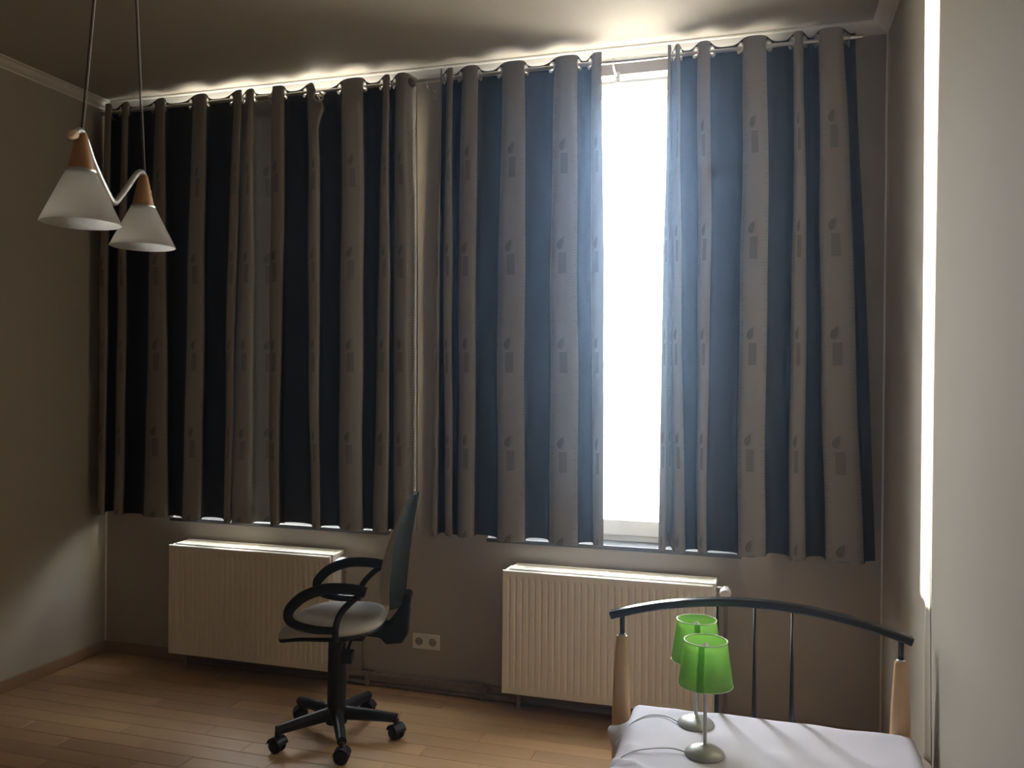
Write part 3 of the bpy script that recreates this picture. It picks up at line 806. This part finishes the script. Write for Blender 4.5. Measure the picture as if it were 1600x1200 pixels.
# backrest: (z, front x, back x, half width)
BK = [(0.572, 0.250, 0.272, 0.07), (0.585, 0.228, 0.285, 0.125), (0.62, 0.212, 0.292, 0.175), (0.67, 0.206, 0.296, 0.205), (0.73, 0.208, 0.300, 0.218), (0.80, 0.222, 0.307, 0.220), (0.87, 0.245, 0.316, 0.212),
      (0.94, 0.272, 0.328, 0.195), (1.00, 0.299, 0.338, 0.165), (1.04, 0.319, 0.346, 0.125), (1.060, 0.334, 0.350, 0.07)]
def back_half(front):
    b_ = NB(); n = 16; rows_ = []
    for z, xf, xb, hw in BK:
        mid = xb - 0.022 * min(1, (xb - xf) / 0.05)
        r = []
        for k in range(n + 1):
            s = -1 + 2 * k / n; prof_ = (1 - abs(s) ** (5.0 if front else 3.2)) ** 0.6
            wrap = -0.020 * s * s                       # the back wraps a little around the sitter
            x = mid + ((xf - mid) if front else (xb - mid)) * prof_ + wrap
            r.append(b_.verts.new((x, hw * s, z)))
        for k in range(n - 1, 0, -1):
            s = -1 + 2 * k / n
            r.append(b_.verts.new((mid - 0.020 * s * s + (0.001 if front else -0.001), hw * s, z)))
        rows_.append(r)
    N_ = len(rows_[0])
    for a, b in zip(rows_, rows_[1:]):
        for k in range(N_): b_.faces.new((a[k], a[(k + 1) % N_], b[(k + 1) % N_], b[k]))
    b_.faces.new(rows_[0][::-1]); b_.faces.new(rows_[-1])
    o = link('back_cushion' if front else 'back_shell', b_, 'greyfab' if front else 'shellp', ch); smooth_by_angle(o, 60)
    return o
back_half(True); back_half(False)
# backrest bracket
bm = NB(); prism(bm, [(0.120, 0.470), (0.120, 0.448), (0.190, 0.440), (0.215, 0.412), (0.285, 0.418), (0.308, 0.455), (0.318, 0.60), (0.322, 0.63), (0.296, 0.63), (0.282, 0.600), (0.256, 0.545), (0.225, 0.505), (0.180, 0.490)], -0.035, 0.035)
link('back_bracket', bm, 'shellp', ch, bevel=0.008)
bm = NB(); tube(bm, [(0.302, -0.05, 0.612), (0.302, 0.05, 0.612)], 0.021, 16); smooth_by_angle(link('height_knob', bm, 'black', ch))
# loop armrests
for s in (-1, 1):
    loop = [(0.165, 0.690), (0.130, 0.700), (0.060, 0.706), (-0.010, 0.701), (-0.085, 0.673), (-0.132, 0.632), (-0.147, 0.602), (-0.138, 0.572), (-0.100, 0.552), (-0.030, 0.538), (0.040, 0.536)]
    strut = [(0.158, 0.692), (0.112, 0.657), (0.072, 0.615), (0.052, 0.575), (0.044, 0.530), (0.043, 0.484)]
    bm = NB()
    P1 = catmull([(x, s * 0.25, z) for x, z in loop], 6)
    n1 = len(P1)
    rad = [(0.0225 - 0.008 * max(0, i / n1 - 0.45) / 0.55, 0.022 - 0.007 * max(0, i / n1 - 0.45) / 0.55) for i in range(n1)]
    tube(bm, P1, rad, 12, up=(0, 0, 1))
    P2 = catmull([(x, s * (0.25 - (0.02 if z < 0.5 else 0)), z) for x, z in strut], 6)
    tube(bm, P2, [(0.0135, 0.018)] * len(P2), 12, up=(1, 0, 0))
    box(bm, 0.020, 0.066, s * 0.16 - 0.09 if s > 0 else -0.25, 0.25 if s > 0 else -0.07, 0.462, 0.484)
    smooth_by_angle(link('armrest', bm, 'black', ch), 45)

# ------------------------------------------------------------------ bed
YH = 2.80
bed = tag(empty('single_bed', (0.0, YH, 0)), 'single bed frame with black arched headboard rail and tapered wooden posts', 'bed')
for xx, zt in ((-0.446, 0.702), (0.410, 0.704)):
    b_ = NB(); rg = []
    for z, hw in ((0.0, 0.026), (0.10, 0.029), (0.30, 0.031), (0.45, 0.0305), (0.56, 0.027), (0.64, 0.0225), (zt - 0.006, 0.0185), (zt, 0.0165)):
        rr_ = hw * 0.82; q = []
        for k in range(24):
            a = 2 * PI * k / 24; c, s = math.cos(a), math.sin(a)
            q.append(b_.verts.new((xx + hw * math.copysign(abs(c) ** 0.7, c), rr_ * math.copysign(abs(s) ** 0.7, s), z)))
        rg.append(q)
    for p, q in zip(rg, rg[1:]):
        for k in range(24): b_.faces.new((p[k], p[(k + 1) % 24], q[(k + 1) % 24], q[k]))
    b_.faces.new(rg[0][::-1]); b_.faces.new(rg[-1])
    post = link('post', b_, 'beech', bed); smooth_by_angle(post, 50)
    b_ = NB(); lathe(b_, [(0.0, zt - 0.0005), (0.0135, zt), (0.0145, zt + 0.003), (0.010, zt + 0.006), (0.0, zt + 0.006)], 20, xx, 0)
    post_cap = link('post_cap', b_, 'chrome', post, smooth=True)
    b_ = NB(); tube(b_, [(xx, 0, zt + 0.003), (xx, 0, 0.785)], 0.0085, 12); link('post_neck', b_, 'black_metal', bed, smooth=True)
# arched rail: flat bar
b_ = NB(); rg = []; n = 40; R_ = 1.42; xc = -0.022; half = 0.462
def arc_z(x): return 0.845 - (R_ - math.sqrt(R_ * R_ - (x - xc) ** 2)) 
for i in range(n + 1):
    x = xc - half + 2 * half * i / n; z = arc_z(x); th = math.asin((x - xc) / R_)
    nx, nz = math.sin(th), math.cos(th)
    q = []
    for dn, dy in ((-0.012, -0.017), (-0.012, 0.017), (-0.008, 0.020), (0.007, 0.020), (0.012, 0.015), (0.012, -0.015), (0.007, -0.020), (-0.008, -0.020)):
        q.append(b_.verts.new((x + nx * dn, dy, z + nz * dn)))
    rg.append(q)
for p, q in zip(rg, rg[1:]):
    for k in range(8): b_.faces.new((p[k], p[(k + 1) % 8], q[(k + 1) % 8], q[k]))
b_.faces.new(rg[0][::-1]); b_.faces.new(rg[-1])
smooth_by_angle(link('top_rail', b_, 'black_metal', bed), 30)
for xx in (-0.137, -0.020, 0.094):
    b_ = NB(); zt = arc_z(xx) - 0.010
    tube(b_, [(xx, 0, 0.27), (xx, 0, 0.40), (xx, 0, zt)], [0.009, 0.0085, 0.0035], 12); link('headboard_bar', b_, 'black_metal', bed, smooth=True)
b_ = NB(); box(b_, -0.42, 0.384, -0.014, 0.014, 0.25, 0.28); link('lower_rail', b_, 'black_metal', bed, bevel=0.004)
for xx in (-0.432, 0.396):
    b_ = NB(); box(b_, xx - 0.012, xx + 0.012, -1.98, -0.02, 0.22, 0.29); link('side_rail', b_, 'black_metal', bed, bevel=0.004)
    b_ = NB(); box(b_, xx - 0.02, xx + 0.02, -2.02, -1.98, 0.0, 0.34); link('foot_post', b_, 'beech', bed, bevel=0.006)
for k in range(12):
    b_ = NB(); box(b_, -0.42, 0.384, -1.90 + 0.16 * k, -1.83 + 0.16 * k, 0.262, 0.278); link('slat', b_, 'beech', bed, bevel=0.003)

MX0, MX1, MY0, MY1, MZT = -0.405, 0.448, 0.82, 2.786, 0.478
b_ = NB(); box(b_, MX0 + 0.012, MX1 - 0.012, MY0 + 0.01, MY1 - 0.014, 0.2785, MZT - 0.008)
tag(link('mattress', b_, 'mattress', None, bevel=0.035, seg=4), 'mattress under the pale lavender sheet on the single bed', 'mattress')

# sheet draped over the mattress
b_ = NB(); nx, ny = 96, 150
DROP = 0.20
def drape(d, r=0.032):
    """distance past the flat edge -> (outward, down)"""
    if d <= 0: return 0.0, 0.0
    q = r * PI / 2
    if d < q: a = d / r; return r * math.sin(a), r * (1 - math.cos(a))
    return r, r + (d - q)
rows_ = []
for j in range(ny + 1):
    r = []
    v = MY0 - DROP + (MY1 - MY0 + 2 * DROP) * j / ny
    for i in range(nx + 1):
        u = MX0 - DROP + (MX1 - MX0 + 2 * DROP) * i / nx
        fx0, fx1, fy0, fy1 = MX0 + 0.032, MX1 - 0.032, MY0 + 0.032, MY1 - 0.032
        ox, dx = drape(max(fx0 - u, u - fx1)); oy, dy = drape(max(fy0 - v, v - fy1))
        x = min(max(u, fx0), fx1) + (ox if u > fx1 else -ox); y_ = min(max(v, fy0), fy1) + (oy if v > fy1 else -oy)
        flat_z = MZT + 0.0045
        z = MZT + 0.004 + 0.010 * max(0, (v - 2.60) / 0.18) * (dx <= 0.2) - max(dx, dy) - 0.3 * min(dx, dy)
        if dx > 0.04 and dy > 0.04:                      # corner folds
            k = min(dx, dy); x += (0.5 * k if u > fx1 else -0.5 * k) * 0.6; y_ += (0.3 * k if v > fy1 else -0.3 * k) * 0.5
        nv = Vector((u * 3.2, v * 2.6, 0.3))
        z += 0.007 * noise.noise(nv) + 0.004 * noise.noise(nv * 3.1)
        # soft creases fanning from the near left edge and one near the right side
        for (ax, ay, bx_, by_, amp, wd) in ((-0.40, 2.34, -0.16, 2.26, 0.010, 0.018), (-0.40, 2.27, -0.10, 2.24, 0.011, 0.020), (0.20, 2.45, 0.36, 2.40, 0.008, 0.022), (0.05, 2.52, 0.20, 2.20, 0.005, 0.03), (-0.36, 2.45, -0.30, 2.18, 0.006, 0.02)):
            ex, ey = bx_ - ax, by_ - ay; L2 = ex * ex + ey * ey
            t = max(0, min(1, ((u - ax) * ex + (v - ay) * ey) / L2)); dd = math.hypot(u - ax - t * ex, v - ay - t * ey)
            z += 1.7 * amp * math.exp(-(dd / wd) ** 2) * (1 - 0.6 * t)
        calm = 1.0
        for lx_, ly_ in ((-0.193, 2.676), (-0.152, 2.467)):
            calm = min(calm, max(0.0, min(1.0, (math.hypot(u - lx_, v - ly_) - 0.058) / 0.05)))
        z = flat_z + (z - flat_z) * calm
        if dx > 0.05: x += (1 if u > fx1 else -1) * (0.008 * math.sin(v * 21) * min(1, dx * 4) + 0.004)
        # pulled-out corner of the sheet at the head end, left
        g = math.exp(-((v - 2.60) / 0.055) ** 2) * math.exp(-(((fx0 - u) - 0.095) / 0.05) ** 2)
        x -= 0.050 * g; z += 0.062 * g
        x = min(x, XR - 0.006)
        r.append(b_.verts.new((x, y_, z)))
    rows_.append(r)
for a, b in zip(rows_, rows_[1:]):
    for k in range(nx): b_.faces.new((a[k], a[k + 1], b[k + 1], b[k]))
sheet = link('bed_sheet', b_, 'sheet', None, smooth=True)
tag(sheet, 'pale lavender sheet spread over the mattress, rumpled at the near left', 'sheet')

# ------------------------------------------------------------------ table lamps on the bed
def table_lamp(x, y, z, label, cord_pts, rz, seam):
    t = tag(empty('table_lamp', (x, y, z), rz), label, 'lamp', 'green table lamps on the bed')
    b_ = NB(); lathe(b_, [(0.0, 0.0), (0.0555, 0.0), (0.0575, 0.003), (0.056, 0.007), (0.050, 0.013), (0.040, 0.019), (0.026, 0.0245), (0.012, 0.028), (0.007, 0.031), (0.0, 0.031)], 40); smooth_by_angle(link('base', b_, 'silver', t), 50)
    b_ = NB(); tube(b_, [(0, 0, 0.026), (0, 0, 0.235)], 0.0052, 14); smooth_by_angle(link('stem', b_, 'silver', t))
    b_ = NB(); lathe(b_, [(0.0, 0.232), (0.013, 0.232), (0.013, 0.262), (0.010, 0.266), (0.0, 0.266)], 20); smooth_by_angle(link('lamp_holder', b_, 'valve', t))
    b_ = NB(); lathe(b_, [(0.0, 0.264), (0.009, 0.266), (0.012, 0.275), (0.0165, 0.290), (0.0165, 0.300), (0.010, 0.314), (0.004, 0.322), (0.0, 0.324)], 20); link('bulb', b_, 'bulb', t, smooth=True)
    zb_, zt_, rb, rt = 0.203, 0.328, 0.0775, 0.0605
    b_ = NB(); n = 48; pr = [(rb, zb_), (rt, zt_)]
    rg = [[b_.verts.new((r * math.cos(2 * PI * k / n), r * math.sin(2 * PI * k / n), zz)) for k in range(n)] for r, zz in [(rb + (rt - rb) * i / 6, zb_ + (zt_ - zb_) * i / 6) for i in range(7)]]
    for p, q in zip(rg, rg[1:]):
        for k in range(n): b_.faces.new((p[k], p[(k + 1) % n], q[(k + 1) % n], q[k]))
    sh = link('lamp_shade', b_, 'green', t, smooth=True); so_ = sh.modifiers.new('thick', 'SOLIDIFY'); so_.thickness = 0.0012
    b_ = NB(); rg = []
    for zz, r in ((zb_ + 0.001, rb), (zt_ - 0.001, rt)):
        for dr in (0.0004, 0.0016):
            rg.append([b_.verts.new(((r + dr) * math.cos(seam - rz + a_), (r + dr) * math.sin(seam - rz + a_), zz)) for a_ in [0.14 * (q_ / 4 - 1) for q_ in range(9)]])
    for q_ in range(8):
        b_.faces.new((rg[0][q_], rg[0][q_ + 1], rg[2][q_ + 1], rg[2][q_])); b_.faces.new((rg[1][q_], rg[3][q_], rg[3][q_ + 1], rg[1][q_ + 1]))
        b_.faces.new((rg[2][q_], rg[2][q_ + 1], rg[3][q_ + 1], rg[3][q_])); b_.faces.new((rg[0][q_], rg[1][q_], rg[1][q_ + 1], rg[0][q_ + 1]))
    for q_ in (0, 8): b_.faces.new((rg[0][q_], rg[1][q_], rg[3][q_], rg[2][q_]))
    link('shade_seam', b_, 'green', sh, smooth=False)
    b_ = NB(); torus(b_, (0, 0, zt_), (0, 0, 1), rt, 0.0021, 48, 8); link('shade_rim', b_, 'rim', sh, smooth=True)
    b_ = NB(); torus(b_, (0, 0, zb_), (0, 0, 1), rb, 0.0012, 48, 8); link('shade_rim', b_, 'rim', sh, smooth=True)
    b_ = NB(); torus(b_, (0, 0, 0.250), (0, 0, 1), 0.0145, 0.0015, 20, 6)
    for k in range(3):
        a = 2 * PI * k / 3 + 0.4; tube(b_, [(0.0145 * math.cos(a), 0.0145 * math.sin(a), 0.250), (0.0705 * math.cos(a), 0.0705 * math.sin(a), 0.250)], 0.0011, 6)
    link('shade_carrier', b_, 'silver', sh, smooth=True)
    P_ = [Vector(p) for p in cord_pts]
    inv = (Matrix.Translation((x, y, z)) @ Matrix.Rotation(rz, 4, 'Z')).inverted()
    b_ = NB(); tube(b_, [inv @ p for p in catmull(P_, 8)], 0.0019, 7); link('cord', b_, 'clearcord', t, smooth=True)
    return t
table_lamp(-0.193, 2.676, 0.483, 'green-shaded table lamp farther back on the bed, near the headboard',
           [(-0.249, 2.667, 0.489), (-0.285, 2.690, 0.492), (-0.330, 2.69, 0.491), (-0.362, 2.66, 0.489), (-0.390, 2.60, 0.484), (-0.418, 2.50, 0.46)], 0.3, math.radians(-84))
table_lamp(-0.152, 2.467, 0.483, 'green-shaded table lamp nearer the camera on the bed, overlapping the other',
           [(-0.208, 2.455, 0.489), (-0.245, 2.452, 0.495), (-0.300, 2.430, 0.496), (-0.350, 2.39, 0.496), (-0.388, 2.32, 0.489), (-0.418, 2.22, 0.46)], 1.1, math.radians(-97))

# ------------------------------------------------------------------ pendant lamp
pl = tag(empty('pendant_lamp', (-1.48, 1.65, ZC)), 'double pendant lamp with white glass cones on a bent aluminium bar', 'lamp')
A0 = Vector((-1.428, 1.485, 0)) - Vector((-1.48, 1.65, 0)); B0 = Vector((-1.589, 1.865, 0)) - Vector((-1.48, 1.65, 0))
dv = (B0 - A0); SL = dv.length; dv.normalize()
def PP(s, z): p = A0 + dv * s; return Vector((p.x, p.y, z - ZC))
b_ = NB(); lathe(b_, [(0.0, -0.028), (0.02, -0.028), (0.045, -0.020), (0.052, -0.004), (0.052, 0.0), (0.0, 0.0)], 32); smooth_by_angle(link('ceiling_rose', b_, 'alu', pl), 50)
ctrl = [(-0.040, 2.066), (-0.022, 2.080), (0.0, 2.084), (0.024, 2.070), (0.062, 2.038), (0.120, 2.003), (0.172, 1.977), (0.198, 1.972), (0.224, 1.984), (0.285, 2.026), (0.350, 2.074), (0.388, 2.092), (SL, 2.092), (SL + 0.022, 2.076), (SL + 0.034, 2.056)]
b_ = NB(); tube(b_, catmull([PP(*c) for c in ctrl], 7), 0.0076, 12); link('bar', b_, 'alu', pl, smooth=True)
for s0, z0, s1, z1 in ((-0.034, 2.071, -0.068, 2.052), (SL + 0.032, 2.060, SL + 0.046, 2.022)):
    b_ = NB(); a, b = PP(s0, z0), PP(s1, z1)
    tube(b_, [a, a.lerp(b, 0.15), a.lerp(b, 0.6), b], [0.0075, 0.0105, 0.0085, 0.0025], 14); link('bar_tip', b_, 'tipwood', pl, smooth=True)
for k, (s, ztop) in enumerate(((0.0, 2.088), (SL, 2.096))):
    c = PP(s, 0); zt = ztop - ZC
    b_ = NB(); tube(b_, [Vector((c.x, c.y, zt + 0.003)), Vector((-0.01 + 0.02 * k, 0, -0.02))], 0.0017, 7); link('suspension_cord', b_, 'cord', pl, smooth=True)
    b_ = NB(); off = Vector((0.004, 0.002, 0))
    tube(b_, [Vector((c.x, c.y, zt + 0.003)) + off, Vector((-0.006 + 0.02 * k, 0.002, -0.02))], 0.0009, 6); link('steel_wire', b_, 'alu', pl, smooth=True)
    zc0 = (2.003 if k == 0 else 2.010) - ZC
    b_ = NB(); lathe(b_, [(0.0, zc0 - 0.001), (0.0265, zc0), (0.0265, zc0 + 0.003), (0.0115, zt - 0.010), (0.009, zt - 0.006), (0.0, zt - 0.005)], 32, c.x, c.y); smooth_by_angle(link('cone_holder', b_, 'conewood', pl), 50)
    b_ = NB(); lathe(b_, [(0.0, zc0 - 0.010), (0.027, zc0 - 0.011), (0.0315, zc0 - 0.008), (0.0315, zc0 - 0.003), (0.027, zc0), (0.0, zc0)], 32, c.x, c.y); smooth_by_angle(link('collar', b_, 'alu', pl), 40)
    zr = (1.884 if k == 0 else 1.898) - ZC
    b_ = NB(); n = 56; rg = []
    for i in range(9):
        t = i / 8; r = 0.0275 + (0.0795 - 0.0275) * t; zz = (zc0 - 0.006) + (zr - zc0 + 0.006) * t
        rg.append([b_.verts.new((c.x + r * math.cos(2 * PI * q / n), c.y + r * math.sin(2 * PI * q / n), zz)) for q in range(n)])
    for p, q in zip(rg, rg[1:]):
        for j in range(n): b_.faces.new((p[j], p[(j + 1) % n], q[(j + 1) % n], q[j]))
    sh = link('glass_shade', b_, 'opal', pl, smooth=True); so_ = sh.modifiers.new('thick', 'SOLIDIFY'); so_.thickness = 0.003; so_.offset = -1
    b_ = NB(); lathe(b_, [(0.0, zc0 - 0.065), (0.010, zc0 - 0.063), (0.017, zc0 - 0.052), (0.017, zc0 - 0.044), (0.010, zc0 - 0.030), (0.009, zc0 - 0.010), (0.0, zc0 - 0.010)], 20, c.x, c.y); link('bulb', b_, 'bulb', pl, smooth=True)
